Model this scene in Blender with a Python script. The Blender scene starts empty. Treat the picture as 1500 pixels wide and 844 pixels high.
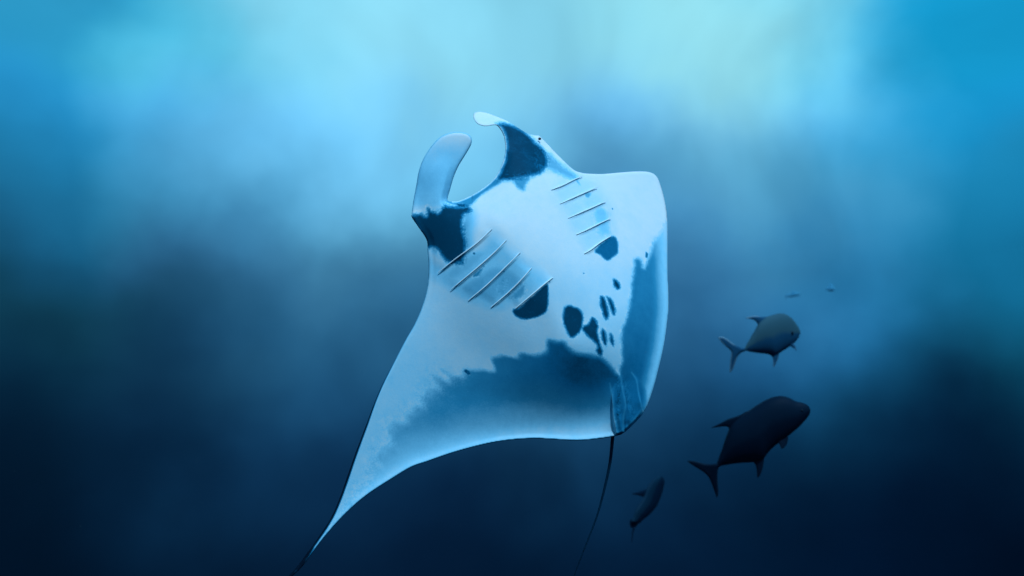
import bpy, math, random
import numpy as np
from mathutils import Vector, Matrix, Euler

random.seed(4); np.random.seed(4)
sc = bpy.context.scene
COL = sc.collection

# ------------------------------------------------------------------ camera
W, H, F = 1500.0, 844.0, 977.0            # photograph size and focal length in its pixels
PITCH = math.radians(10)
cam_d = bpy.data.cameras.new('camera')
cam = bpy.data.objects.new('camera', cam_d)
COL.objects.link(cam)
cam.location = (0, 0, 0)
cam.rotation_euler = (math.radians(90) + PITCH, 0, 0)
cam_d.sensor_width = 36.0
cam_d.lens = 36.0 * F / W
cam_d.clip_start = 0.05
cam_d.clip_end = 500
cam_d.dof.use_dof = True; cam_d.dof.focus_distance = 4.4; cam_d.dof.aperture_fstop = 0.8
sc.camera = cam
RC = np.array(Euler(cam.rotation_euler).to_matrix())

# ------------------------------------------------------------------ world, sun, exposure
SUN_EL, SUN_AZ = math.radians(52), math.radians(163)      # azimuth clockwise from +Y: behind the camera, to the right
world = bpy.data.worlds.new('World'); sc.world = world
world.use_nodes = True
wt = world.node_tree; wt.nodes.clear()
wo = wt.nodes.new('ShaderNodeOutputWorld'); wb = wt.nodes.new('ShaderNodeBackground')
sk = wt.nodes.new('ShaderNodeTexSky'); sk.sky_type = 'NISHITA'; sk.sun_disc = False
sk.sun_elevation = SUN_EL; sk.sun_rotation = SUN_AZ
wb.inputs['Strength'].default_value = 0.15
wt.links.new(sk.outputs[0], wb.inputs[0]); wt.links.new(wb.outputs[0], wo.inputs[0])

sd_ = bpy.data.lights.new('sun', 'SUN'); sun = bpy.data.objects.new('sun', sd_); COL.objects.link(sun)
sd_.energy = 5.0; sd_.angle = math.radians(3); sd_.color = (1.0, 0.98, 0.95)
to_sun = Vector((math.sin(SUN_AZ) * math.cos(SUN_EL), math.cos(SUN_AZ) * math.cos(SUN_EL), math.sin(SUN_EL)))
sun.rotation_euler = to_sun.to_track_quat('Z', 'Y').to_euler()
sun.location = to_sun * 30

sc.view_settings.view_transform = 'Standard'
sc.view_settings.look = 'None'
sc.view_settings.exposure = 0
sc.view_settings.gamma = 1
sc.render.engine = 'CYCLES'
sc.cycles.use_denoising = True
sc.cycles.max_bounces = 6
sc.cycles.volume_bounces = 1
sc.cycles.transparent_max_bounces = 8

# ------------------------------------------------------------------ helpers
def lin(c):
    c = np.asarray(c, float) / 255.0
    return np.where(c <= 0.04045, c / 12.92, ((c + 0.055) / 1.055) ** 2.4)

def unproject(px, py, d):
    """point seen at photograph pixel (px, py), d metres along the viewing axis"""
    px = np.asarray(px, float); py = np.asarray(py, float); d = np.asarray(d, float) + 0 * px
    v = np.stack([(px - W / 2) / F * d, (H / 2 - py) / F * d, -d], -1)
    return v @ RC.T

def direction(px, py):
    v = unproject(px, py, 1.0); v = v / np.linalg.norm(v)
    return math.atan2(v[0], v[1]), math.asin(v[2])

def link(name, me, parent=None):
    o = bpy.data.objects.new(name, me); COL.objects.link(o)
    if parent is not None: o.parent = parent
    return o

def empty(name, loc, label, cat, group=None):
    o = bpy.data.objects.new(name, None); COL.objects.link(o)
    o.empty_display_size = 0.1
    o.location = loc; o['label'] = label; o['category'] = cat
    if group: o['group'] = group
    return o

def mesh_np(name, V, faces, mat, smooth=True, attrs=None):
    me = bpy.data.meshes.new(name)
    V = np.asarray(V, float)
    if isinstance(faces, np.ndarray):
        n = len(faces)
        me.vertices.add(len(V)); me.vertices.foreach_set('co', V.ravel())
        me.loops.add(n * 4); me.loops.foreach_set('vertex_index', faces.astype(np.int32).ravel())
        me.polygons.add(n)
        me.polygons.foreach_set('loop_start', np.arange(n, dtype=np.int32) * 4)
        me.update(calc_edges=True); 
    else:
        me.from_pydata(V.tolist(), [], [list(f) for f in faces])
    if attrs:
        for k, a in attrs.items():
            at = me.attributes.new(k, 'FLOAT', 'POINT'); at.data.foreach_set('value', np.asarray(a, np.float32))
    me.validate(clean_customdata=False)
    if smooth: me.polygons.foreach_set('use_smooth', [True] * len(me.polygons))
    me.materials.append(mat); me.update()
    return me

def catmull(P, n=6, closed=True):
    P = np.asarray(P, float); N = len(P); out = []
    rng = range(N) if closed else range(N - 1)
    for i in rng:
        if closed: p0, p1, p2, p3 = P[i - 1], P[i], P[(i + 1) % N], P[(i + 2) % N]
        else: p0, p1, p2, p3 = P[max(i - 1, 0)], P[i], P[i + 1], P[min(i + 2, N - 1)]
        for k in range(n):
            t = k / n
            out.append(0.5 * (2 * p1 + (p2 - p0) * t + (2 * p0 - 5 * p1 + 4 * p2 - p3) * t * t + (3 * p1 - p0 - 3 * p2 + p3) * t ** 3))
    if not closed: out.append(P[-1])
    return np.array(out)

def poly_dist(Q, P, closed=True):
    """distance, nearest point, side sign and arc position of points Q to polyline P"""
    A = P; B = np.roll(P, -1, 0)
    if not closed: A, B = P[:-1], P[1:]
    AB = B - A; L2 = np.maximum((AB ** 2).sum(1), 1e-12)
    seglen = np.sqrt(L2); acc = np.concatenate([[0], np.cumsum(seglen)])
    D = np.empty(len(Q)); C = np.empty((len(Q), 2)); S = np.empty(len(Q)); T = np.empty(len(Q))
    for s in range(0, len(Q), 20000):
        q = Q[s:s + 20000]
        rel = q[:, None, :] - A[None]
        t = np.clip((rel * AB[None]).sum(2) / L2[None], 0, 1)
        near = A[None] + t[..., None] * AB[None]
        d2 = ((q[:, None, :] - near) ** 2).sum(2)
        k = d2.argmin(1); r = np.arange(len(q))
        D[s:s + 20000] = np.sqrt(d2[r, k]); C[s:s + 20000] = near[r, k]
        S[s:s + 20000] = np.sign(AB[k, 0] * rel[r, k, 1] - AB[k, 1] * rel[r, k, 0])
        T[s:s + 20000] = (acc[k] + t[r, k] * seglen[k]) / acc[-1]
    return D, C, S, T

def inside(Q, P):
    x, y = Q[:, 0], Q[:, 1]; res = np.zeros(len(Q), bool)
    A = P; B = np.roll(P, -1, 0)
    for (x1, y1), (x2, y2) in zip(A, B):
        if y1 == y2: continue
        c = ((y1 > y) != (y2 > y)) & (x < (x2 - x1) * (y - y1) / (y2 - y1) + x1)
        res ^= c
    return res

def sstep(a, b, x):
    t = np.clip((x - a) / (b - a), 0, 1); return t * t * (3 - 2 * t)

def nodes_of(mat):
    mat.use_nodes = True; nt = mat.node_tree; nt.nodes.clear()
    return nt, nt.nodes, nt.links

def N(nt, kind, **kw):
    n = nt.nodes.new(kind)
    for k, v in kw.items():
        if k.startswith('i_'):
            n.inputs[k[2:].replace('_', ' ')].default_value = v
        else: setattr(n, k, v)
    return n

def math_node(nt, op, a, b=None, c=None, clamp=False):
    n = nt.nodes.new('ShaderNodeMath'); n.operation = op; n.use_clamp = clamp
    for i, v in enumerate((a, b, c)):
        if v is None: continue
        if isinstance(v, (int, float)): n.inputs[i].default_value = v
        else: nt.links.new(v, n.inputs[i])
    return n.outputs[0]

# ------------------------------------------------------------------ the open water: a bowl of distant water, the surface over it
HAZE_BOX = (-22, 22, -4, 30, -14, 6); HAZE_DENSITY = 0.02
def haze_gain(px, py):
    """what the water between the camera and the bowl takes away along that line of sight"""
    v = unproject(px, py, 1.0); v = v / np.linalg.norm(v)
    t = min(max(HAZE_BOX[2 * i] / v[i], HAZE_BOX[2 * i + 1] / v[i]) for i in range(3) if abs(v[i]) > 1e-6)
    return math.exp(HAZE_DENSITY * t)
SCATTER = np.array([0.0000, 0.0006, 0.002])
columns = [   # photograph column, then (row, colour) of the distant water
 (0, [(0,(0,130,187)),(100,(0,125,187)),(200,(0,100,149)),(280,(5,91,136)),(340,(8,78,112)),(400,(10,61,79)),(450,(8,48,64)),(520,(3,35,54)),(620,(2,21,37)),(720,(1,14,28)),(844,(0,8,19))]),
 (80, [(0,(0,165,207)),(100,(0,155,216)),(200,(5,130,178)),(280,(30,122,160)),(350,(25,91,131)),(420,(15,66,89)),(500,(8,48,71)),(600,(4,30,52)),(700,(2,23,41)),(844,(1,14,31))]),
 (180, [(0,(62,184,219)),(60,(66,184,228)),(130,(72,176,236)),(200,(60,152,202)),(280,(46,126,169)),(350,(30,85,124)),(420,(17,61,84)),(500,(10,48,73)),(600,(6,34,58)),(700,(3,25,45)),(844,(1,15,33))]),
 (250, [(0,(90,190,227)),(60,(95,195,227)),(130,(90,185,237)),(200,(75,160,206)),(280,(60,134,178)),(350,(39,95,137)),(420,(21,64,91)),(500,(14,52,78)),(600,(8,38,64)),(700,(4,28,52)),(844,(2,19,37))]),
 (450, [(0,(150,228,250)),(80,(140,220,250)),(150,(115,200,250)),(220,(100,180,226)),(280,(74,149,191)),(340,(56,119,157)),(420,(39,95,132)),(500,(30,85,122)),(600,(20,69,106)),(700,(12,51,85)),(844,(6,32,60))]),
 (700, [(0,(140,222,250)),(80,(135,215,250)),(160,(125,210,250)),(250,(126,212,250)),(320,(88,160,198)),(420,(51,113,153)),(520,(33,85,122)),(620,(20,63,99)),(700,(9,40,69)),(760,(5,30,58)),(844,(2,19,41))]),
 (870, [(0,(140,225,250)),(60,(125,210,250)),(120,(105,190,242)),(180,(85,165,211)),(240,(80,155,204)),(350,(62,131,179)),(450,(40,99,143)),(560,(25,73,112)),(650,(14,55,87)),(740,(6,36,64)),(844,(2,23,46))]),
 (935,  [(0,(150,232,250)),(60,(140,222,250)),(110,(112,198,250)),(150,(88,168,231)),(200,(76,152,204)),(260,(72,148,200)),(350,(58,126,178)),(450,(34,92,138)),(560,(20,68,108)),(650,(12,52,86)),(740,(6,36,64)),(844,(3,23,48))]),
 (1000, [(0,(165,240,250)),(50,(160,238,250)),(110,(125,210,250)),(160,(105,190,242)),(210,(85,165,211)),(280,(75,151,199)),(350,(60,126,175)),(420,(40,96,140)),(500,(25,80,121)),(600,(15,61,97)),(700,(8,42,74)),(844,(3,25,51))]),
 (1120, [(0,(155,232,247)),(60,(152,230,250)),(120,(140,222,250)),(170,(110,198,235)),(230,(95,175,216)),(290,(88,167,212)),(340,(65,141,192)),(400,(50,122,175)),(450,(35,101,151)),(520,(22,78,124)),(600,(12,59,95)),(700,(5,38,67)),(844,(1,21,44))]),
 (1250, [(0,(85,190,224)),(60,(90,190,232)),(130,(92,185,239)),(200,(82,170,216)),(280,(72,160,208)),(350,(55,141,194)),(430,(42,122,173)),(500,(25,91,136)),(560,(15,71,108)),(650,(5,42,69)),(750,(2,25,48)),(844,(1,16,39))]),
 (1370, [(0,(5,160,216)),(60,(0,158,216)),(150,(20,160,216)),(220,(40,150,202)),(300,(35,141,194)),(380,(30,126,175)),(450,(20,106,151)),(520,(15,86,121)),(600,(8,56,85)),(700,(2,25,51)),(844,(0,12,31))]),
 (1500, [(0,(0,140,191)),(60,(0,140,196)),(150,(0,125,182)),(230,(0,115,158)),(300,(0,111,155)),(400,(5,96,131)),(470,(8,80,106)),(540,(6,63,85)),(620,(3,35,56)),(720,(0,14,33)),(844,(0,6,19))]),
]
wm = bpy.data.materials.new('distant_water')
nt, nd, lk = nodes_of(wm)
tc = N(nt, 'ShaderNodeTexCoord')
nrm = N(nt, 'ShaderNodeVectorMath', operation='NORMALIZE'); lk.new(tc.outputs['Object'], nrm.inputs[0])
n1 = N(nt, 'ShaderNodeTexNoise', noise_dimensions='4D', i_W=49.3, i_Scale=4.6, i_Detail=4.0, i_Roughness=0.45); lk.new(nrm.outputs[0], n1.inputs['Vector'])
off = N(nt, 'ShaderNodeVectorMath', operation='SUBTRACT'); lk.new(n1.outputs['Color'], off.inputs[0]); off.inputs[1].default_value = (0.5, 0.5, 0.5)
offs = N(nt, 'ShaderNodeVectorMath', operation='SCALE'); lk.new(off.outputs[0], offs.inputs[0]); offs.inputs['Scale'].default_value = 0.30
dis = N(nt, 'ShaderNodeVectorMath', operation='ADD'); lk.new(nrm.outputs[0], dis.inputs[0]); lk.new(offs.outputs[0], dis.inputs[1])
dn = N(nt, 'ShaderNodeVectorMath', operation='NORMALIZE'); lk.new(dis.outputs[0], dn.inputs[0])
sep = N(nt, 'ShaderNodeSeparateXYZ'); lk.new(dn.outputs[0], sep.inputs[0])
az = math_node(nt, 'ARCTAN2', sep.outputs[0], sep.outputs[1])
el = math_node(nt, 'ARCSINE', sep.outputs[2])
EL0, EL1 = math.radians(-25), math.radians(50)
elf = math_node(nt, 'DIVIDE', math_node(nt, 'SUBTRACT', el, EL0), EL1 - EL0, clamp=True)
azs = [direction(c[0], 300)[0] for c in columns]
azc = N(nt, 'ShaderNodeClamp'); lk.new(az, azc.inputs[0]); azc.inputs[1].default_value = azs[0]; azc.inputs[2].default_value = azs[-1]
acc = wsum = None
for ci, (cx, stops) in enumerate(columns):
    ramp = N(nt, 'ShaderNodeValToRGB'); cr = ramp.color_ramp; cr.interpolation = 'B_SPLINE'
    pts = sorted([((direction(cx, y)[1] - EL0) / (EL1 - EL0), np.maximum(lin(c) * haze_gain(cx, y) - SCATTER, 0.0001) / 4) for y, c in stops], key=lambda t: t[0])
    while len(cr.elements) > 1: cr.elements.remove(cr.elements[-1])
    cr.elements[0].position = pts[0][0]; cr.elements[0].color = (*pts[0][1], 1)
    for p, c in pts[1:]:
        e = cr.elements.new(p); e.color = (*c, 1)
    lk.new(elf, ramp.inputs[0])
    q = math_node(nt, 'DIVIDE', math_node(nt, 'SUBTRACT', azc.outputs[0], azs[ci]), 1.15 * 0.5 * (azs[min(ci + 1, len(azs) - 1)] - azs[max(ci - 1, 0)]) * (2.0 if ci in (0, len(azs) - 1) else 1.0))
    w = math_node(nt, 'EXPONENT', math_node(nt, 'MULTIPLY', math_node(nt, 'MULTIPLY', q, q), -1.0))
    vs = N(nt, 'ShaderNodeVectorMath', operation='SCALE'); lk.new(ramp.outputs[0], vs.inputs[0]); lk.new(w, vs.inputs['Scale'])
    if acc is None: acc, wsum = vs.outputs[0], w
    else:
        ad = N(nt, 'ShaderNodeVectorMath', operation='ADD'); lk.new(acc, ad.inputs[0]); lk.new(vs.outputs[0], ad.inputs[1]); acc = ad.outputs[0]
        wsum = math_node(nt, 'ADD', wsum, w)
dv = N(nt, 'ShaderNodeVectorMath', operation='SCALE'); lk.new(acc, dv.inputs[0]); lk.new(math_node(nt, 'DIVIDE', 4.0, wsum), dv.inputs['Scale'])
prev = dv.outputs[0]
# drifting clouds of fine bubbles and plankton in the distance
n2 = N(nt, 'ShaderNodeTexNoise', noise_dimensions='4D', i_W=66.7, i_Scale=3.2, i_Detail=4.0, i_Roughness=0.45, i_Distortion=0.8); lk.new(nrm.outputs[0], n2.inputs['Vector'])
cl = N(nt, 'ShaderNodeMapRange'); lk.new(n2.outputs['Fac'], cl.inputs[0])
cl.inputs[1].default_value = 0.3; cl.inputs[2].default_value = 0.7; cl.inputs[3].default_value = 0.80; cl.inputs[4].default_value = 1.20
sc_ = N(nt, 'ShaderNodeVectorMath', operation='SCALE'); lk.new(prev, sc_.inputs[0]); lk.new(cl.outputs[0], sc_.inputs['Scale'])
em = N(nt, 'ShaderNodeEmission'); lk.new(sc_.outputs[0], em.inputs[0])
out = N(nt, 'ShaderNodeOutputMaterial'); lk.new(em.outputs[0], out.inputs[0])

R_BOWL, RIM = 60.0, math.radians(40)
rings, segs = 40, 72
V, Fc = [], []
for i in range(rings + 1):
    e = -math.pi / 2 + (RIM + math.pi / 2) * i / rings
    for j in range(segs):
        a = 2 * math.pi * j / segs
        V.append((R_BOWL * math.cos(e) * math.sin(a), R_BOWL * math.cos(e) * math.cos(a), R_BOWL * math.sin(e)))
for i in range(rings):
    for j in range(segs):
        Fc.append((i * segs + j, i * segs + (j + 1) % segs, (i + 1) * segs + (j + 1) % segs, (i + 1) * segs + j))
water = link('water', mesh_np('water', V, Fc, wm)); water['kind'] = 'structure'
water.location = (0, 6, 0)
try: wm.cycles.emission_sampling = 'NONE'
except Exception: pass

sm = bpy.data.materials.new('water_surface')
nt, nd, lk = nodes_of(sm)
tr = N(nt, 'ShaderNodeBsdfTransparent'); tr.inputs[0].default_value = (0.40, 0.69, 0.95, 1)
gl = N(nt, 'ShaderNodeBsdfGlossy'); gl.inputs['Color'].default_value = (0.5, 0.8, 0.95, 1); gl.inputs['Roughness'].default_value = 0.1
mx = N(nt, 'ShaderNodeMixShader'); mx.inputs[0].default_value = 0.04
lk.new(tr.outputs[0], mx.inputs[1]); lk.new(gl.outputs[0], mx.inputs[2])
out = N(nt, 'ShaderNodeOutputMaterial'); lk.new(mx.outputs[0], out.inputs[0])
V, Fc = [], []; rr = R_BOWL * math.cos(RIM) - 0.05; zz = R_BOWL * math.sin(RIM) - 0.05; nr = 24
V.append((0, 0, zz))
for i in range(1, nr + 1):
    for j in range(segs):
        a = 2 * math.pi * j / segs; r = rr * i / nr; x, y = r * math.sin(a), r * math.cos(a)
        w = 0.0 if i == nr else 0.35 * math.sin(x * 0.5 + 0.8 * math.sin(y * 0.23)) + 0.2 * math.sin(y * 0.7 + x * 0.3)
        V.append((x, y, zz + w))
for j in range(segs): Fc.append((0, 1 + j, 1 + (j + 1) % segs))
for i in range(nr - 1):
    for j in range(segs):
        b = 1 + i * segs
        Fc.append((b + j, b + segs + j, b + segs + (j + 1) % segs, b + (j + 1) % segs))
surf = link('water_surface', mesh_np('water_surface', V, Fc, sm)); surf['kind'] = 'structure'
surf.location = (0, 6, 0)

# haze: the water between things
hm = bpy.data.materials.new('haze'); nt, nd, lk = nodes_of(hm)
pv = N(nt, 'ShaderNodeVolumePrincipled')
pv.inputs['Color'].default_value = (0.004, 0.016, 0.034, 1); pv.inputs['Density'].default_value = HAZE_DENSITY
pv.inputs['Anisotropy'].default_value = 0.3
out = N(nt, 'ShaderNodeOutputMaterial'); lk.new(pv.outputs[0], out.inputs['Volume'])
x0, x1, y0, y1, z0, z1 = HAZE_BOX
V = [(x, y, z) for x in (x0, x1) for y in (y0, y1) for z in (z0, z1)]
Fc = [(0, 1, 3, 2), (4, 6, 7, 5), (0, 4, 5, 1), (2, 3, 7, 6), (0, 2, 6, 4), (1, 5, 7, 3)]
haze = link('haze', mesh_np('haze', V, Fc, hm, smooth=False)); haze['kind'] = 'stuff'

# ------------------------------------------------------------------ manta ray
def Z(ox, oy, s, pts): return [(ox + x / s, oy + y / s) for x, y in pts]

trail = [(946,599),(932.5,617),(914,634),(901.7,638.8),(880,642.5),(846,645.5),(803,643.4),(784.6,642.6),(756,644),(725,648),(693.6,655),(659.5,664.7),(625,676.7),(601.7,685),(571,703.5),(541,723),(517.6,742),(494,765.5),(470.5,793),(457,811),(443.5,829),(428.4,843.8),(404,861)]
left_edge = [(416,850),(433.5,832),(447,814),(463.7,791),(484,760),(497.4,730),(508,700),(521,663),(536,623.5),(548,591),(560.6,562),(577,531),(592.6,501),(607,476),(617,453),(623,434),(627,412.7),(628,389),(626.5,370),(625,352),(614,334.5),(603.5,319)]
left_fin = [(603.2,313),(606,291.7),(609.6,272.7),(613,253),(619.5,234),(631,215.5),(644,201.6),(658,195.2),(672,193.8),(684,196),(690.5,202.5),(690,212),(682,226.5),(672.4,242),(665,258.5),(659.4,277.4),(655.6,293)]
mouth = [(663,295.3),(674,293.8),(698.5,282),(722,264),(734,244),(740,223),(739,204),(734,191.5),(727,183.6),(718,184.2)]
right_fin = [(709,184.8),(699.6,181.5),(694,174),(694,167),(700,164),(712.7,165.5),(731.6,172.5),(746,179),(760,188),(774,196.2),(783,198.3),(790,199.3),(796,205),(807.5,217),(826,236),(840.6,249)]
right_wing = [(852,253.3),(864,254.6),(883,255),(907,253),(935,251.2),(952,252.6),(961.4,258.4),(967,270),(973,291.6),(976.8,315),(978,344),(978,396),(979.4,446),(977,474),(972.6,505),(965.8,535.5),(957,569)]
OUT = np.array(left_edge + left_fin + mouth + right_fin + right_wing + trail)
OUTS = catmull(OUT, 5)
TRAIL = catmull(trail[2:], 5, False)
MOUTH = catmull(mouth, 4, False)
LEFT = catmull(left_edge[:14], 5, False)
PXM = 4.5 / F                                # metres per pixel at the ray

crease = catmull([(686,187),(709,185.5),(727,182.6),(738,182),(749.6,184.4),(760,189),(770,196),(779,204),(786,210),(794.6,219),(803,225),(815,235),(826.6,244),(840,254)], 4, False)
lips = [Z(600,280,4.22,p) for p in (
    [(180,512),(290,425),(420,330),(515,240)], [(258,617),(400,500),(520,395),(605,308)], [(368,683),(480,590),(600,475),(690,385)],
    [(508,725),(620,630),(700,550),(760,480)], [(660,732),(770,640),(840,580),(892,540)])]
lips += [Z(760,230,4.22,p) for p in (
    [(205,210),(270,185),(340,150),(400,124)], [(258,297),(350,255),(430,220),(490,195)], [(310,385),(400,345),(480,310),(545,280)],
    [(360,487),(430,455),(510,415),(575,385)], [(408,605),(450,580),(510,535),(575,495)])]
lips = [catmull(l, 6, False) for l in lips]
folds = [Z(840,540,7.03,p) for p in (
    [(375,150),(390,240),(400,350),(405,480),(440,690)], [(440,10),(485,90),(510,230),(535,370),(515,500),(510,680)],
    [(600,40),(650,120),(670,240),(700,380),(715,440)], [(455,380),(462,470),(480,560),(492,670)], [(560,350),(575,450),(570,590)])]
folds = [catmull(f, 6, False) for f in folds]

PELVIC = [(catmull([(897,572),(904,558),(909,553),(913,574),(916,593),(913.5,612),(912.5,637),(904,640),(899,622),(896.5,600)], 4), 0.026),
          (catmull([(916,545),(932,556),(936,574),(941,596),(936,612),(922,627),(916,634),(915,612),(918,592),(914,568)], 4), 0.022)]

def ridge(Q, line, amp, wa, wb, flip=False, plate=False):
    """raised lip along a line: slopes up to it over wa pixels, drops behind it over wb pixels"""
    h = np.zeros(len(Q))
    lo, hi = line.min(0) - 40, line.max(0) + 40
    m = np.where(((Q > lo) & (Q < hi)).all(1))[0]
    if len(m) == 0: return h
    D, C, S, T = poly_dist(Q[m], line, False)
    s = D * S * (-1 if flip else 1)
    endfade = sstep(0.0, 0.35, T) * (1 - sstep(0.72, 1.0, T))
    if plate: endfade = sstep(0.0, 0.16, T) * (1 - sstep(0.86, 1.0, T))
    hh = np.where(s < 0, np.maximum(1 - D / wa, 0) if plate else np.exp(-D / wa), np.exp(-(D / wb) ** 2))
    h[m] = amp * hh * endfade
    return h

def manta_depth(Q, dist, dtrail, core):
    """depth of the belly-side surface, middle surface and half thickness (metres) at pixel points"""
    x, y = Q[:, 0], Q[:, 1]
    rx, ry = x - 700, y - 285
    ac = 0.522 * rx + 0.853 * ry; nc = -0.853 * rx + 0.522 * ry
    d = 4.5 - PXM * 0.03 * (y - 450) + PXM * 0.30 * 50 * np.log1p(np.exp((375 - y) / 50.0))
    right = np.maximum(-nc, 0) / 213.0; left = np.maximum(nc, 0) / 520.0
    d = d + 0.62 * right ** 2.2 + (-0.10) * left ** 1.4
    # trailing margin turns up towards the light
    d = d - 0.024 * np.exp(-dtrail / 5.0) - 0.02 * np.exp(-dtrail / 20.0) * sstep(905, 860, x)
    # left head lobe leans forward and rolls
    lf = np.maximum(312 - y, 0) * (x < 692) * np.where(x > 655, sstep(296, 286, y), 1)
    mid = np.interp(y, [195, 215, 255, 295, 320], [668, 657, 640, 632, 630])
    d = d - (np.sqrt(lf ** 2 + 64) - 8) * PXM * 0.10 + np.clip(lf / 40, 0, 1) * (x - mid) ** 2 * PXM * 0.006
    # right head lobe: strip outside the crease bends back steeply
    m = np.where((x > 680) & (x < 850) & (y < 262))[0]
    if len(m):
        D, C, S, T = poly_dist(Q[m], crease, False)
        s = np.where(S < 0, D, 0) * (1 - sstep(0.78, 0.99, T))
        d[m] = d[m] + s * PXM * 1.5
    edge = np.sqrt(np.maximum(1 - (1 - np.clip(dist / 5.0, 0, 1)) ** 2, 0)) * 0.016
    bulge = np.exp(-(nc / 125.0) ** 2) * core * sstep(400, 250, ac)
    T = edge + 0.15 * bulge
    relief = np.zeros(len(Q))
    for l in lips: relief += ridge(Q, l, 0.0070, 30.0, 1.0, False, True)
    for k, f in enumerate(folds): relief += ridge(Q, f, 0.012, 7.0, 2.4, True)
    for poly, hgt in PELVIC:      # the two pelvic fins lie over the tail root as fleshy flaps
        m = np.where(((Q > poly.min(0) - 6) & (Q < poly.max(0) + 6)).all(1))[0]
        D = poly_dist(Q[m], poly)[0]; D = np.where(inside(Q[m], poly), D, -D)
        relief[m] += hgt * sstep(-1.6, 1.8, D) * sstep(556, 596, y[m])
    # soft hollows along the gill rows and the belly keel
    relief += 0.012 * np.exp(-(nc / 22) ** 2) * sstep(0, 60, ac) * sstep(330, 240, ac)
    # slack of the muscle under the skin
    relief += (0.0022 * np.sin(nc / 17 + 1.3 * np.sin(ac / 41)) * np.sin(ac / 29 + 0.8) + 0.0030 * np.sin(ac / 47 + nc / 60) * np.sin(nc / 38 + 2)) * sstep(10, 60, dist)
    relief += 0.00035 * np.sin(x / 1.9 + 0.05 * y) * sstep(60, 25, dtrail) * sstep(2, 8, dtrail) * sstep(620, 800, x)
    relief *= sstep(0, 4, dist)
    return d - T - relief, d, T

pig = []      # (outline, softness in pixels, strength)
pig.append(([(601,316),(615.5,313),(624,316),(626,303),(633,309.4),(643,311),(651,301),(658,301),(675,302),(686.6,301),(690,309.4),(680,315),(678,327),(680,346),(683,360),(679,384),(669,386.6),(652,382),(645,372),(638,364),(622,363),(620,350),(612,334),(600,322)], 6.0, 1.0))
pig.append(([(612,322),(640,305),(690,306),(692,345),(690,375),(668,392),(640,376),(622,358)], 13, 0.42))
pig.append(([(652,294),(672,293),(698.5,281),(722,263),(734,243),(744,250),(738,264),(720,276),(703,288),(692,299),(684,304),(665,301)], 3.0, 0.62))
pig.append(([(668,298),(684,299),(688,303),(676,305)], 1.5, 0.9))
pig.append(([(727,182),(736,190),(741,205),(741,223),(736,246),(727,264),(750.6,263),(778,259),(790,254),(799,247),(803,235),(797,221),(785,208.5),(771,194.5),(757,186),(741,181)], 5.5, 0.98))
pig.append(([(797,220),(826,243),(843,255),(846,263),(833,262),(815,253),(790,244),(785,225)], 7.0, 0.44))
pig.append(([(750,259),(778,255),(770,272),(767,280),(757,274)], 4.0, 0.55))
pig.append(([(751.7,453),(757.6,452.5),(766,447),(785,430),(801.4,416),(803,429),(802,453),(792,462.5),(775,468),(761,466),(752,460)], 2.6, 1.0))
pig.append(([(896,346),(904.6,354),(905,370),(897.5,377),(889,382),(879.7,374),(871.4,367)], 2.4, 0.85))
pig.append(([(663,385),(680,373),(678,389)], 4, 0.75))
pig.append(([(692,405),(710,388),(705,399),(700,405)], 3.5, 0.7))
pig.append(([(728,421),(742,409),(738,425),(731,428)], 5, 0.35))
pig.append(([(748,432),(768,415),(769,430),(760,438),(750,437)], 5, 0.5))
pig.append(([(673,420),(710,393),(735,387),(760,400),(772,420),(766,436),(742,438),(721,447),(702,441),(688,436)], 13, 0.42))
pig.append(([(650,400),(668,384),(700,366),(715,372),(690,398),(664,412)], 10, 0.34))
pig.append(([(812,276),(850,258),(885,285),(900,345),(860,372),(835,325)], 14, 0.13))
pig.append(([(893,572),(905,547),(925,540),(945,560),(946,600),(925,624),(905,643),(897,610)], 9, 0.84))
pig.append(([(624,366),(650,384),(690,372),(722,342),(748,364),(806,408),(775,440),(735,460),(690,450),(650,425),(624,405)], 16, 0.26))
pig.append(([(869,311),(886,306),(894,332),(893,344),(876,341)], 7, 0.28))
pig.append(([(843,260),(848,266),(851,272),(845,268)], 2.0, 0.4))
pig.append(([(857,284),(866,283),(863,289),(858,289)], 2.0, 0.45))
for p in ([(215,165),(250,155),(295,180),(308,215),(295,270),(262,308),(240,305),(225,270),(208,225)],
          [(310,250),(330,240),(345,210),(360,215),(378,250),(375,280),(390,340),(400,380),(395,395),(375,390),(365,365),(372,350),(350,320),(315,290),(302,265)],
          [(390,110),(410,120),(425,170),(430,205),(415,222),(400,200),(388,150)], [(415,110),(440,125),(458,165),(455,200),(440,190),(428,150)],
          [(395,262),(412,275),(418,320),(415,345),(400,330),(390,295)], [(435,285),(448,300),(453,340),(450,352),(438,335),(433,305)],
          [(450,30),(475,42),(484,70),(470,80),(452,62)]):
    pig.append((Z(760,400,3.246,p), 3.6, 1.0))
pig.append((Z(540,450,3.516,[(490,325),(508,322),(527,340),(522,348),(505,345)]), 0.9, 0.9))
pig.append((Z(760,230,4.22,[(785,588),(798,598),(796,620),(783,620)]), 1.0, 0.8))
pig.append((Z(760,400,3.246,[(300,-20),(320,-20),(320,0),(300,0)]), 5, 0.12))
margin_left = [(912,660),(912,560),(903,545),(883,524),(861.7,518.6),(843,515.5),(832.4,508),(826,500),(814,500),(803,498.6),(800,509),(791,517),(766,519),(762,520),(739,522.5),(725,527),(722,538),(699,539.6),(682,546.7),(665,550),(645,541),(657,555),(634,551),(637,569),(619.6,583.7),(602.6,595),(585.5,609),(568,632),(557,655),(520,730),(470,800),(430,870),(700,870)]
margin_right = [(990,318),(972,330),(967,340),(956.7,356),(951,374.5),(944,393),(940,383),(935,378),(929,381.6),(929,393.5),(926,410),(923,440),(918.6,464.7),(911,483),(910,501.6),(911,529),(906,548),(906,600),(902,650),(950,640),(1000,560),(1000,400)]

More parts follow.
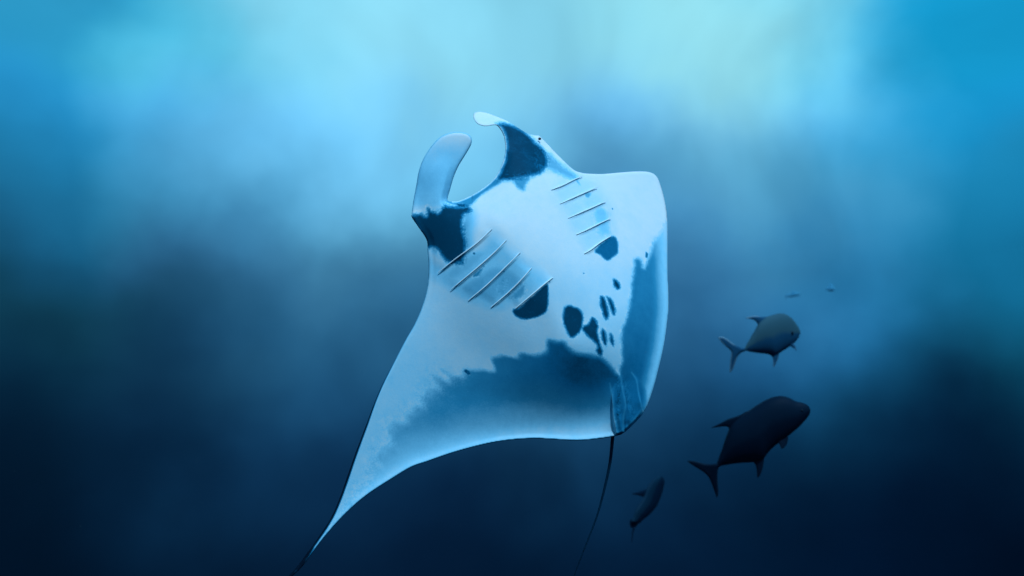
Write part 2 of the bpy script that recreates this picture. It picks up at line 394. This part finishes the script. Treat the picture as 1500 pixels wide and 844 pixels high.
def manta_pigment_light(Q, dist, dtrail):
    x, y = Q[:, 0], Q[:, 1]; P = np.zeros(len(Q)); E = np.zeros(len(Q))
    def field(poly, soft, streak=False):
        poly = np.array(poly, float); poly = catmull(poly, 3)
        f = np.zeros(len(Q)); lo, hi = poly.min(0) - 2 * soft - 2, poly.max(0) + 2 * soft + 2
        m = np.where(((Q > lo) & (Q < hi)).all(1))[0]
        if len(m):
            D = poly_dist(Q[m], poly)[0]; D = np.where(inside(Q[m], poly), D, -D)
            if streak:
                a = 0.6 * x[m] - 0.75 * y[m]
                D = D + np.interp(x[m], [540, 620, 760, 830], [7, 7, 5, 0]) * (0.5 * np.sin(a / 5.3) + 0.3 * np.sin(a / 2.7 + 1) + 0.5 * np.sin(a / 9.1 + 2 + np.sin(a / 23)))
            f[m] = sstep(-soft, soft, D)
        return f
    for poly, soft, st in pig:
        f = field(poly, soft); P = np.maximum(P, 0.93 * st * f); E = np.maximum(E, (soft < 9) * st * 4 * f * (1 - f))
    # dark rear margin of the left wing, paler again towards its trailing edge
    fl = np.where(x < 620, 0, sstep(600, 740, x)) * field(margin_left, 8.0, True) + (1 - np.where(x < 620, 0, sstep(600, 740, x))) * field(margin_left, 22.0, True)
    ramp = np.interp(x, [450, 560, 640, 720, 800, 850, 910], [0.34, 0.42, 0.52, 0.62, 0.78, 0.87, 0.86])
    wide = np.interp(x, [450, 560, 640, 720, 800, 900], [25, 48, 70, 92, 108, 95])
    gf = np.interp(x, [450, 560, 700, 800, 880], [0.5, 0.5, 0.36, 0.20, 0.14])
    g = gf + (1 - gf) * sstep(0.04, 0.98, dtrail / wide) ** 0.8
    tex = np.interp(x, [450, 560, 640], [0.6, 0.9, 1.0])
    P = np.maximum(P, fl * ramp * g * tex)
    E = np.maximum(E, 0.30 * 4 * fl * (1 - fl))
    fr = field(margin_right, 6.0); E = np.maximum(E, 0.5 * 4 * fr * (1 - fr))
    P = np.maximum(P, fr * np.interp(y, [330, 380, 460, 560, 640], [0.40, 0.62, 0.66, 0.78, 0.70]) * (0.35 + 0.65 * sstep(2, 26, dist)))  # weaker towards the outline: lit right rim painted into the tone
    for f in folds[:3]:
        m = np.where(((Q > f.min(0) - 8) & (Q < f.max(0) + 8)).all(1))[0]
        P[m] -= 0.16 * np.exp(-(poly_dist(Q[m], f, False)[0] / 1.3) ** 2)  # pale fin edges along the folds, with lit crests painted in
    P = np.clip(P, 0, 1)
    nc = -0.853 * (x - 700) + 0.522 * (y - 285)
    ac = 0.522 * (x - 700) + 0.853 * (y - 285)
    P = np.maximum(P, 0.20 * sstep(60, 220, nc) * sstep(330, 380, y))  # cooler fall-off of light down the wing, painted into the skin colour
    P = np.maximum(P, 0.18 * sstep(150, 290, ac)); P = np.maximum(P, 0.0 + 0.13 * sstep(320, 450, y))  # same painted fall-off over the lower belly
    for dx_, dy_, rr_ in ((694.5, 371.5, 1.7), (855, 400.5, 1.1), (897, 306, 1.0), (738, 398, 0.9), (805, 413, 0.9)):
        P = np.maximum(P, 0.85 * (1 - sstep(rr_ * 0.5, rr_ * 1.4, np.hypot(x - dx_, y - dy_))))
    # left head lobe is greyer, with darker streaks at its root
    lf = sstep(318, 296, y) * sstep(700, 688, x) * (x < 692)
    lf = lf * ~((x > 655) & (y > 292))
    P = np.maximum(P, lf * (0.20 * sstep(190, 225, y) + 0.14 * np.exp(-((y - 268) / 30) ** 2)))
    # black upper side seen along the rolled leading edge of the left wing, and as a thin line along the rear edge
    D = poly_dist(Q, LEFT, False)[0]
    wdt = np.interp(y, [520, 560, 620, 700, 760, 800, 830, 870], [0, 1.2, 2.4, 3.4, 3.2, 3.4, 7, 16])
    P = np.where(P > 1.25 * (1 - sstep(wdt - 1.0, wdt + 0.8, D)), P, 1.25 * (1 - sstep(wdt - 1.0, wdt + 0.8, D)))
    P = np.maximum(P, 1.05 * (1 - sstep(0.5, 1.8, dtrail)))
    P = np.maximum(P, 0.35 * (1 - sstep(0.5, 1.8, dist)) * (x < 693))
    P = P * (1 - 0.85 * (1 - sstep(0.8, 2.4, poly_dist(Q, MOUTH, False)[0])))       # rim light on the mouth edge, painted as a paler line
    return P, E

STEP = 1.25
gx = np.arange(396, 986, STEP); gy = np.arange(158, 868, STEP)
nx, ny = len(gx), len(gy)
GX, GY = np.meshgrid(gx, gy)
Q = np.stack([GX.ravel(), GY.ravel()], 1)
ins = inside(Q, OUTS).reshape(ny, nx)
cell = ins[:-1, :-1] | ins[1:, :-1] | ins[:-1, 1:] | ins[1:, 1:]
used = np.zeros((ny, nx), bool)
used[:-1, :-1] |= cell; used[1:, :-1] |= cell; used[:-1, 1:] |= cell; used[1:, 1:] |= cell
ui = np.where(used.ravel())[0]
Qu = Q[ui]; insu = ins.ravel()[ui]
D, C, _, _ = poly_dist(Qu, OUTS)
Qu = np.where(insu[:, None], Qu, C); dist = np.where(insu, D, 0.0)
dtr = poly_dist(Qu, TRAIL, False)[0]
def blur(A, sig):
    n = int(3 * sig); k = np.exp(-0.5 * (np.arange(-n, n + 1) / sig) ** 2); k /= k.sum()
    A = np.pad(A, n)
    A = np.apply_along_axis(lambda v: np.convolve(v, k, 'valid'), 0, A)
    return np.apply_along_axis(lambda v: np.convolve(v, k, 'valid'), 1, A)
core = np.clip((blur(ins.astype(float), 30 / STEP) - 0.55) / 0.45, 0, 1)
core = blur(core, 6 / STEP).ravel()[ui] * sstep(0, 12, dist)
df, dm, Th = manta_depth(Qu, dist, dtr, core)
pg, eg = manta_pigment_light(Qu, dist, dtr)
front = unproject(Qu[:, 0], Qu[:, 1], np.where(insu, df, dm))
backd = dm + Th * 1.1
bi = np.where(insu)[0]
back = unproject(Qu[bi, 0], Qu[bi, 1], backd[bi])
idx = -np.ones(ny * nx, int); idx[ui] = np.arange(len(ui))
idxb = idx.copy(); tmp = np.arange(len(ui)); tmp[bi] = len(ui) + np.arange(len(bi)); idxb[ui] = tmp
cy, cx_ = np.where(cell); i00 = cy * nx + cx_
quad = np.stack([i00, i00 + nx, i00 + nx + 1, i00 + 1], 1)
FF = np.concatenate([idx[quad], idxb[quad][:, ::-1]])
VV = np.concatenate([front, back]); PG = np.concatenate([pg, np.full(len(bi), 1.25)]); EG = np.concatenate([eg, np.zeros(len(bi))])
DF = np.full(ny * nx, np.nan); DF[ui] = df; DF = DF.reshape(ny, nx)
def front_depth(p):
    j = int(round((p[0] - gx[0]) / STEP)); i = int(round((p[1] - gy[0]) / STEP))
    w = DF[max(i - 1, 0):i + 2, max(j - 1, 0):j + 2]
    return float(np.nanmin(w))

def tube(line, radii, ring=8):
    """rings of points along a 3-D line, closed at both ends"""
    L = np.asarray(line, float); V, Fq = [], []
    for k in range(len(L)):
        t = L[min(k + 1, len(L) - 1)] - L[max(k - 1, 0)]; t /= np.linalg.norm(t)
        u = np.cross(t, (0.1, 1, 0.05)); u /= np.linalg.norm(u); v = np.cross(t, u)
        for j in range(ring):
            a = 2 * math.pi * j / ring
            V.append(L[k] + radii[k] * (math.cos(a) * u + math.sin(a) * v))
    for k in range(len(L) - 1):
        for j in range(ring):
            Fq.append((k * ring + j, k * ring + (j + 1) % ring, (k + 1) * ring + (j + 1) % ring, (k + 1) * ring + j))
    c0, c1 = len(V), len(V) + 1; V.append(L[0]); V.append(L[-1]); e = (len(L) - 1) * ring
    for j in range(ring):
        Fq.append((c0, (j + 1) % ring, j, c0)); Fq.append((c1, e + j, e + (j + 1) % ring, c1))
    return np.array(V), Fq

# whip tail, rooted inside the body
tail = catmull([(899,622),(897.5,640),(893.5,678),(885.5,715.5),(875.6,752.6),(863.7,784.5),(850,819),(840,846),(828,876)], 5, False)
tk = np.linspace(0, 1, len(tail))
tl = unproject(tail[:, 0], tail[:, 1], front_depth((896, 626)) + 0.035 + 0.25 * tk)
tv, tf = tube(tl, np.interp(tk, [0, 0.08, 0.5, 1], [0.014, 0.0125, 0.0065, 0.002]))
base = len(VV)
FF = np.concatenate([FF, np.array(tf) + base])
VV = np.concatenate([VV, tv]); PG = np.concatenate([PG, np.full(len(tv), 1.12)]); EG = np.concatenate([EG, np.zeros(len(tv))])

skin = bpy.data.materials.new('manta_skin'); nt, nd, lk = nodes_of(skin)
tc = N(nt, 'ShaderNodeTexCoord')
at = N(nt, 'ShaderNodeAttribute', attribute_name='pigment_light')
m0 = at.outputs['Fac']
nz = N(nt, 'ShaderNodeTexNoise', i_Scale=85.0, i_Detail=4.0, i_Roughness=0.66); lk.new(tc.outputs['Object'], nz.inputs['Vector'])
fe = N(nt, 'ShaderNodeAttribute', attribute_name='feather')
edgew = math_node(nt, 'ADD', math_node(nt, 'MULTIPLY', fe.outputs['Fac'], 1.05), 0.10)
nz2 = N(nt, 'ShaderNodeTexNoise', i_Scale=17.0, i_Detail=4.0, i_Roughness=0.6); lk.new(tc.outputs['Object'], nz2.inputs['Vector'])
both = math_node(nt, 'ADD', math_node(nt, 'SUBTRACT', nz.outputs['Fac'], 0.5), math_node(nt, 'MULTIPLY', math_node(nt, 'SUBTRACT', nz2.outputs['Fac'], 0.5), 0.9))
fr = math_node(nt, 'MULTIPLY', both, edgew)
m1 = math_node(nt, 'ADD', m0, fr)
# fine mottling of the pale skin
nw = N(nt, 'ShaderNodeTexNoise', i_Scale=5.0, i_Detail=6.0, i_Roughness=0.6); lk.new(tc.outputs['Object'], nw.inputs['Vector'])
mott = math_node(nt, 'MULTIPLY', math_node(nt, 'SUBTRACT', nw.outputs['Fac'], 0.42, clamp=True), 0.14)
ng = N(nt, 'ShaderNodeTexNoise', i_Scale=260.0, i_Detail=2.0); lk.new(tc.outputs['Object'], ng.inputs['Vector'])
grain = math_node(nt, 'MULTIPLY', math_node(nt, 'SUBTRACT', ng.outputs['Fac'], 0.5), 0.05)
m2 = math_node(nt, 'ADD', math_node(nt, 'ADD', m1, mott), grain)
vs = N(nt, 'ShaderNodeTexVoronoi', i_Scale=42.0); lk.new(tc.outputs['Object'], vs.inputs['Vector'])
spk = math_node(nt, 'MULTIPLY', math_node(nt, 'LESS_THAN', vs.outputs['Distance'], 0.07), math_node(nt, 'MULTIPLY', m2, 0.22))
m2 = math_node(nt, 'SUBTRACT', m2, spk)
m2 = math_node(nt, 'MULTIPLY', m2, 0.8, clamp=True)
ramp = N(nt, 'ShaderNodeValToRGB'); cr = ramp.color_ramp
cr.elements[0].position = 0.0; cr.elements[0].color = (0.82, 0.83, 0.82, 1)
cr.elements[1].position = 1.0; cr.elements[1].color = (0.002, 0.008, 0.018, 1)
e = cr.elements.new(0.744); e.color = (0.001, 0.055, 0.105, 1)
e = cr.elements.new(0.86); e.color = (0.001, 0.044, 0.086, 1)
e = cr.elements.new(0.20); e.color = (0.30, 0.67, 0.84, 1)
e = cr.elements.new(0.44); e.color = (0.035, 0.29, 0.46, 1)
e = cr.elements.new(0.64); e.color = (0.004, 0.145, 0.28, 1)
lk.new(m2, ramp.inputs[0])
bs = N(nt, 'ShaderNodeBsdfPrincipled'); bs.inputs['Roughness'].default_value = 0.55
bs.inputs['Specular IOR Level'].default_value = 0.02
lk.new(ramp.outputs[0], bs.inputs['Base Color'])
nb = N(nt, 'ShaderNodeTexNoise', i_Scale=60.0, i_Detail=8.0, i_Roughness=0.65); lk.new(tc.outputs['Object'], nb.inputs['Vector'])
bp = N(nt, 'ShaderNodeBump', i_Strength=0.16, i_Distance=0.005); lk.new(nb.outputs['Fac'], bp.inputs['Height'])
lk.new(bp.outputs[0], bs.inputs['Normal'])
out = N(nt, 'ShaderNodeOutputMaterial'); lk.new(bs.outputs[0], out.inputs[0])

def plain(name, col, rough=0.5, spec=0.3, noise=0.0, scale=30.0):
    m = bpy.data.materials.new(name); nt, nd, lk = nodes_of(m)
    bs = N(nt, 'ShaderNodeBsdfPrincipled'); bs.inputs['Roughness'].default_value = rough
    bs.inputs['Specular IOR Level'].default_value = spec
    tc = N(nt, 'ShaderNodeTexCoord'); nz = N(nt, 'ShaderNodeTexNoise', i_Scale=scale, i_Detail=4.0); lk.new(tc.outputs['Object'], nz.inputs['Vector'])
    mr = N(nt, 'ShaderNodeMapRange'); lk.new(nz.outputs['Fac'], mr.inputs[0]); mr.inputs[3].default_value = 1 - noise; mr.inputs[4].default_value = 1 + noise
    vs = N(nt, 'ShaderNodeVectorMath', operation='SCALE'); vs.inputs[0].default_value = col; lk.new(mr.outputs[0], vs.inputs['Scale'])
    lk.new(vs.outputs[0], bs.inputs['Base Color'])
    out = N(nt, 'ShaderNodeOutputMaterial'); lk.new(bs.outputs[0], out.inputs[0])
    return m

O = unproject(790, 440, 4.5)
manta = empty('manta_ray', O, 'huge manta ray turned belly up to the viewer, pale underside with dark blotches', 'manta ray')
body = link('body', mesh_np('manta_body', VV - O, FF, skin, attrs={'pigment_light': PG, 'feather': EG}), manta)
lipm = plain('gill_lip', (0.90, 0.92, 0.92), 0.5, 0.2, 0.04)
for l in lips:
    t = np.linspace(0, 1, len(l)); k = slice(0, len(l))
    dd = np.array([front_depth(p) for p in l]) - 0.001
    dd = np.convolve(np.pad(dd, 2, mode='edge'), np.ones(5) / 5, mode='valid')
    r = 0.0046 * (0.25 + 0.75 * np.sin(np.clip(t, 0.02, 0.98) * math.pi) ** 0.5)
    v, f = tube(unproject(l[:, 0] - 1.0, l[:, 1] - 1.7, dd + 0.0015), r, 8)
    link('gill_slit', mesh_np('gill_slit', v - O, f, lipm), manta)
eyem = plain('dark_eye', (0.004, 0.016, 0.03), 0.35, 0.15)
def ball(c, rx, ry, rz, n=14, m=10):
    V, Fq = [], []
    for i in range(m + 1):
        a = math.pi * i / m
        for j in range(n):
            b = 2 * math.pi * j / n
            V.append((c[0] + rx * math.sin(a) * math.cos(b), c[1] + ry * math.sin(a) * math.sin(b), c[2] + rz * math.cos(a)))
    for i in range(m):
        for j in range(n): Fq.append((i * n + j, i * n + (j + 1) % n, (i + 1) * n + (j + 1) % n, (i + 1) * n + j))
    return np.array(V), Fq
ec = unproject(790.5, 203.5, front_depth((789, 205)) - 0.002)
v, f = ball(ec - O, 0.012, 0.009, 0.010)
link('eye', mesh_np('eye', v, f, eyem), manta)

# ------------------------------------------------------------------ fish
def fishskin(name, back, belly, rim):
    m = bpy.data.materials.new(name); nt, nd, lk = nodes_of(m)
    at = N(nt, 'ShaderNodeAttribute', attribute_name='across'); af = N(nt, 'ShaderNodeAttribute', attribute_name='rim')
    tc = N(nt, 'ShaderNodeTexCoord'); nz = N(nt, 'ShaderNodeTexNoise', i_Scale=9.0, i_Detail=5.0); lk.new(tc.outputs['Object'], nz.inputs['Vector'])
    v = math_node(nt, 'ADD', at.outputs['Fac'], math_node(nt, 'MULTIPLY', math_node(nt, 'SUBTRACT', nz.outputs['Fac'], 0.5), 0.18))
    rp = N(nt, 'ShaderNodeValToRGB'); cr = rp.color_ramp
    cr.elements[0].position = 0.46; cr.elements[0].color = (*back, 1); cr.elements[1].position = 0.60; cr.elements[1].color = (*belly, 1)  # two-tone skin; light from above painted in as the paler back
    lk.new(v, rp.inputs[0])
    mx = N(nt, 'ShaderNodeMix', data_type='RGBA'); lk.new(af.outputs['Fac'], mx.inputs[0]); lk.new(rp.outputs[0], mx.inputs[6]); mx.inputs[7].default_value = (*rim, 1)
    bs = N(nt, 'ShaderNodeBsdfPrincipled'); bs.inputs['Roughness'].default_value = 0.6; bs.inputs['Specular IOR Level'].default_value = 0.05
    lk.new(mx.outputs[2], bs.inputs['Base Color'])
    vo = N(nt, 'ShaderNodeTexVoronoi', i_Scale=90.0); lk.new(tc.outputs['Object'], vo.inputs['Vector'])
    bp = N(nt, 'ShaderNodeBump', i_Strength=0.15, i_Distance=0.01); lk.new(vo.outputs['Distance'], bp.inputs['Height']); lk.new(bp.outputs[0], bs.inputs['Normal'])
    out = N(nt, 'ShaderNodeOutputMaterial'); lk.new(bs.outputs[0], out.inputs[0])
    return m

def build_fish(name, label, group, depth, pairs, fins, mat, eye=None, width=0.42, turn=0.0, x_mid=None):
    """loft of elliptical sections between back and belly points, plus thin tapering fins, all one body mesh"""
    T = catmull([p[0] for p in pairs], 4, False); B = catmull([p[1] for p in pairs], 4, False)
    ring = 20; V, Fq, A, R = [], [], [], []
    c = (T + B) / 2; hv = (T - B) / 2; hh = np.linalg.norm(hv, axis=1); hmax = hh.max()
    mpp = depth / F; xm = c[:, 0].mean()
    def dz(x): return (x - xm) * mpp * turn
    n = len(T)
    for k in range(n):
        wd = width * (0.35 * hh[k] + 0.65 * hmax * (hh[k] / hmax) ** 0.8) * mpp
        for j in range(ring):
            a = 2 * math.pi * j / ring
            p = c[k] + hv[k] * math.cos(a)
            V.append(unproject(p[0], p[1], depth + dz(p[0]) - wd * math.sin(a)))
            A.append(0.5 - 0.5 * math.cos(a)); R.append(0.0)
    for k in range(n - 1):
        for j in range(ring): Fq.append((k * ring + j, k * ring + (j + 1) % ring, (k + 1) * ring + (j + 1) % ring, (k + 1) * ring + j))
    for k, e in ((0, 1), (n - 1, -1)):
        i0 = len(V); V.append(unproject(*(c[k] + (c[0] - c[1]) * 0.2 if e == 1 else c[k]), depth + dz(c[k][0]))); A.append(0.5); R.append(0.0)
        for j in range(ring): Fq.append((i0, k * ring + j, k * ring + (j + 1) % ring))
    for poly, root, zoff, rimw in fins:
        P = catmull(poly, 4); 
        step = max(0.7, min(1.0, (P.max(0) - P.min(0)).max() / 30))
        fx = np.arange(P[:, 0].min() - 1, P[:, 0].max() + 1 + step, step); fy = np.arange(P[:, 1].min() - 1, P[:, 1].max() + 1 + step, step)
        X, Y = np.meshgrid(fx, fy); q = np.stack([X.ravel(), Y.ravel()], 1)
        ii = inside(q, P).reshape(X.shape); ce = ii[:-1, :-1] | ii[1:, :-1] | ii[:-1, 1:] | ii[1:, 1:]
        us = np.zeros(X.shape, bool); us[:-1, :-1] |= ce; us[1:, :-1] |= ce; us[:-1, 1:] |= ce; us[1:, 1:] |= ce
        u = np.where(us.ravel())[0]; iu = ii.ravel()[u]
        dd, cc, _, _ = poly_dist(q[u], P); qq = np.where(iu[:, None], q[u], cc); dd = np.where(iu, dd, 0)
        rd = np.linalg.norm(qq - np.array(root), axis=1); rmax = rd.max()
        th = np.sqrt(np.clip(dd / 2.5, 0, 1)) * mpp * (0.4 + 2.2 * (1 - rd / rmax))
        z = depth + np.array([dz(a) for a in qq[:, 0]]) + zoff * rd / rmax * mpp
        fv = unproject(qq[:, 0], qq[:, 1], z - th); b_ = np.where(iu)[0]; bv = unproject(qq[b_, 0], qq[b_, 1], (z + th)[b_])
        id1 = -np.ones(X.size, int); id1[u] = len(V) + np.arange(len(u)); id2 = id1.copy(); t2 = len(V) + np.arange(len(u)); t2[b_] = len(V) + len(u) + np.arange(len(b_)); id2[u] = t2
        yy, xx = np.where(ce); i0 = yy * X.shape[1] + xx; qd = np.stack([i0, i0 + X.shape[1], i0 + X.shape[1] + 1, i0 + 1], 1)
        V += list(fv) + list(bv)
        rimv = rimw * (1 - sstep(0.4, 1.8, dd)) * sstep(0.25, 0.5, rd / rmax)
        A += [0.75] * (len(u) + len(b_)); R += list(rimv) + list(rimv[b_])
        Fq += [tuple(t) for t in id1[qd]] + [tuple(t) for t in id2[qd][:, ::-1]]
    V = np.array(V); o = unproject(xm, c[:, 1].mean(), depth)
    root = empty(name, o, label, 'fish', group)
    link('body', mesh_np(name + '_body', V - o, Fq, mat, attrs={'across': A, 'rim': R}), root)
    if eye is not None:
        (ex, ey), er = eye
        k = int(np.argmin(np.abs(c[:, 0] - ex)))
        wd = width * (0.35 * hh[k] + 0.65 * hmax * (hh[k] / hmax) ** 0.8) * mpp
        cosv = np.clip(np.linalg.norm(np.array([ex, ey]) - c[k]) / hh[k], 0, 0.95)
        p = unproject(ex, ey, depth + dz(ex) - wd * math.sqrt(1 - cosv ** 2) + er * mpp * 0.4)
        v, f = ball(p - o, er * mpp, er * mpp, er * mpp)
        link('eye', mesh_np('eye', v, f, eyem), root)
    return root

G = 'trevally fish following the manta ray'
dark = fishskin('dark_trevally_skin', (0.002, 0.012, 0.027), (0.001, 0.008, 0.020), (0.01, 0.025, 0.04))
hazed = fishskin('hazed_trevally_skin', (0.004, 0.026, 0.050), (0.002, 0.014, 0.034), (0.008, 0.04, 0.06))  # bluer copy of the dark skin with water haze painted in
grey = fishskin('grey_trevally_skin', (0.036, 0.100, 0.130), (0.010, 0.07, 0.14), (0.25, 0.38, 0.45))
z = lambda pts: Z(1000, 570, 5.115, pts)
zp = lambda f, pairs: [tuple(f(p)) for p in pairs]
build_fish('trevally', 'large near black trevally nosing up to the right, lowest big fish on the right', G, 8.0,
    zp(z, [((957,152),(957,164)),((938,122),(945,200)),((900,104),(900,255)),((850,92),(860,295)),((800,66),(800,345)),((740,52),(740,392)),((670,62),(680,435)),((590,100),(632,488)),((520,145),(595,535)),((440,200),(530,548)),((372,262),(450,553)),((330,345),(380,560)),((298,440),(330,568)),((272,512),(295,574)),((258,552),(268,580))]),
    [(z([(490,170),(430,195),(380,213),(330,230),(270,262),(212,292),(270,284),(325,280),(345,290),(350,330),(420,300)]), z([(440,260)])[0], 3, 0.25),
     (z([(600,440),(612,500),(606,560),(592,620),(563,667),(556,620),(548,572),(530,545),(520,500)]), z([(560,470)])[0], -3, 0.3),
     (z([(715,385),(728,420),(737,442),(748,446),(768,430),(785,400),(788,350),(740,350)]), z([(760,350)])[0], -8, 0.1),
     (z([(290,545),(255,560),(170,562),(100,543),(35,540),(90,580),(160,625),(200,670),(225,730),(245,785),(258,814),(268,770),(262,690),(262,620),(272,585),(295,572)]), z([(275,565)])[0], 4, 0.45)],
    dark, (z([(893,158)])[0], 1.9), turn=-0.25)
z = lambda pts: Z(1040, 440, 7.033, pts)
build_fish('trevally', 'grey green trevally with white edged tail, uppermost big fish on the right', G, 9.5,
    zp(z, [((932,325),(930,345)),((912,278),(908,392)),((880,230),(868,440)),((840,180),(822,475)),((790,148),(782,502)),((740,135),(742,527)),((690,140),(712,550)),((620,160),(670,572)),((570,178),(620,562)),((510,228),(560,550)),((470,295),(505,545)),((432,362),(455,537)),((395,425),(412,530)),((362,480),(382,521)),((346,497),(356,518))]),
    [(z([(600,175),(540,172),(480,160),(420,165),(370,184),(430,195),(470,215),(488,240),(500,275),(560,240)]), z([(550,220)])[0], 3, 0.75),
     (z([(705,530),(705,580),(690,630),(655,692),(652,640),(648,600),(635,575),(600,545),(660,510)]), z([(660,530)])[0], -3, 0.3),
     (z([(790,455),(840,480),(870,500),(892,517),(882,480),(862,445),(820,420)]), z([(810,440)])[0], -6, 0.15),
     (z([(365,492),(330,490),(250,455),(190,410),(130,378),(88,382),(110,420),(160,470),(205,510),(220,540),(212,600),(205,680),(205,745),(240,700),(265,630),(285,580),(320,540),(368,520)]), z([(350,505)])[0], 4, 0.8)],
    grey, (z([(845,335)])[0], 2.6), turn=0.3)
z = lambda pts: Z(880, 680, 7.033, pts)
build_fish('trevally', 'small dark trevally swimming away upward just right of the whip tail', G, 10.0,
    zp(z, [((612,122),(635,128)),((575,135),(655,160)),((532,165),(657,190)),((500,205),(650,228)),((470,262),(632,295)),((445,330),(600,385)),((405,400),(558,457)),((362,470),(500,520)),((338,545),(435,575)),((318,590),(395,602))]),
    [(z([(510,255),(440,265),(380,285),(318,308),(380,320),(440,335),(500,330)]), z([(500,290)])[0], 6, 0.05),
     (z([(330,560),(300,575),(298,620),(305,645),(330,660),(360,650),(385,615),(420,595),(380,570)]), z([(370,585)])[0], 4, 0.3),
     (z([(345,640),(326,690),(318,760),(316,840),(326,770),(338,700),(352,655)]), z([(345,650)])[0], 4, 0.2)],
    hazed, None, width=0.8, turn=1.2)
far = fishskin('far_hazed_skin', (0.09, 0.42, 0.64), (0.08, 0.39, 0.61), (0.1, 0.4, 0.6))  # blue close to the water behind: distance haze painted into the skin
build_fish('distant_fish', 'tiny distant fish, a dark speck above the grey green trevally', 'far off fish', 20.0,
    [((1223,424),(1223,425.5)),((1221,420.5),(1221,426.5)),((1217.5,418),(1217.5,426.8)),((1214,420.5),(1214,426)),((1211.8,422.5),(1211.8,424.5))],
    [([(1219.5,419),(1217,416),(1215.5,415.6),(1215,420)], (1217,420), 0, 0), ([(1212.5,423.5),(1209.5,421),(1210.5,423.5),(1209.8,426)], (1212.5,423.5), 0, 0)], far, None)
build_fish('distant_fish', 'faint slender distant fish fading into blue just above the grey green trevally', 'far off fish', 26.0,
    [((1173,431),(1173,432)),((1169,428.8),(1169,433.5)),((1163,428.3),(1163,434.8)),((1157,430.5),(1157,435)),((1154,432.8),(1154,434.4))],
    [([(1166,429),(1162,426.6),(1160,426.8),(1161,429.5)], (1163,429), 0, 0), ([(1154.5,433.6),(1150.5,431),(1151.8,433.8),(1150.6,437)], (1154.5,433.6), 0, 0)], far, None)

# ------------------------------------------------------------------ drifting plankton
V, Fq = [], []
for k in range(80):
    d = random.uniform(1.6, 9.0); p = unproject(random.uniform(-100, 1600), random.uniform(-60, 900), d)
    r = random.uniform(0.0007, 0.0016)
    b = len(V)
    for dx in ((1, 0, 0), (-1, 0, 0), (0, 1, 0), (0, -1, 0), (0, 0, 1), (0, 0, -1)):
        V.append([p[i] + r * dx[i] * random.uniform(0.7, 1.3) for i in range(3)])
    for a_ in ((0, 2, 4), (2, 1, 4), (1, 3, 4), (3, 0, 4), (2, 0, 5), (1, 2, 5), (3, 1, 5), (0, 3, 5)): Fq.append(tuple(b + i for i in a_))
pl = link('plankton', mesh_np('plankton', V, Fq, plain('plankton', (0.12, 0.14, 0.15), 0.8))); pl['kind'] = 'stuff'
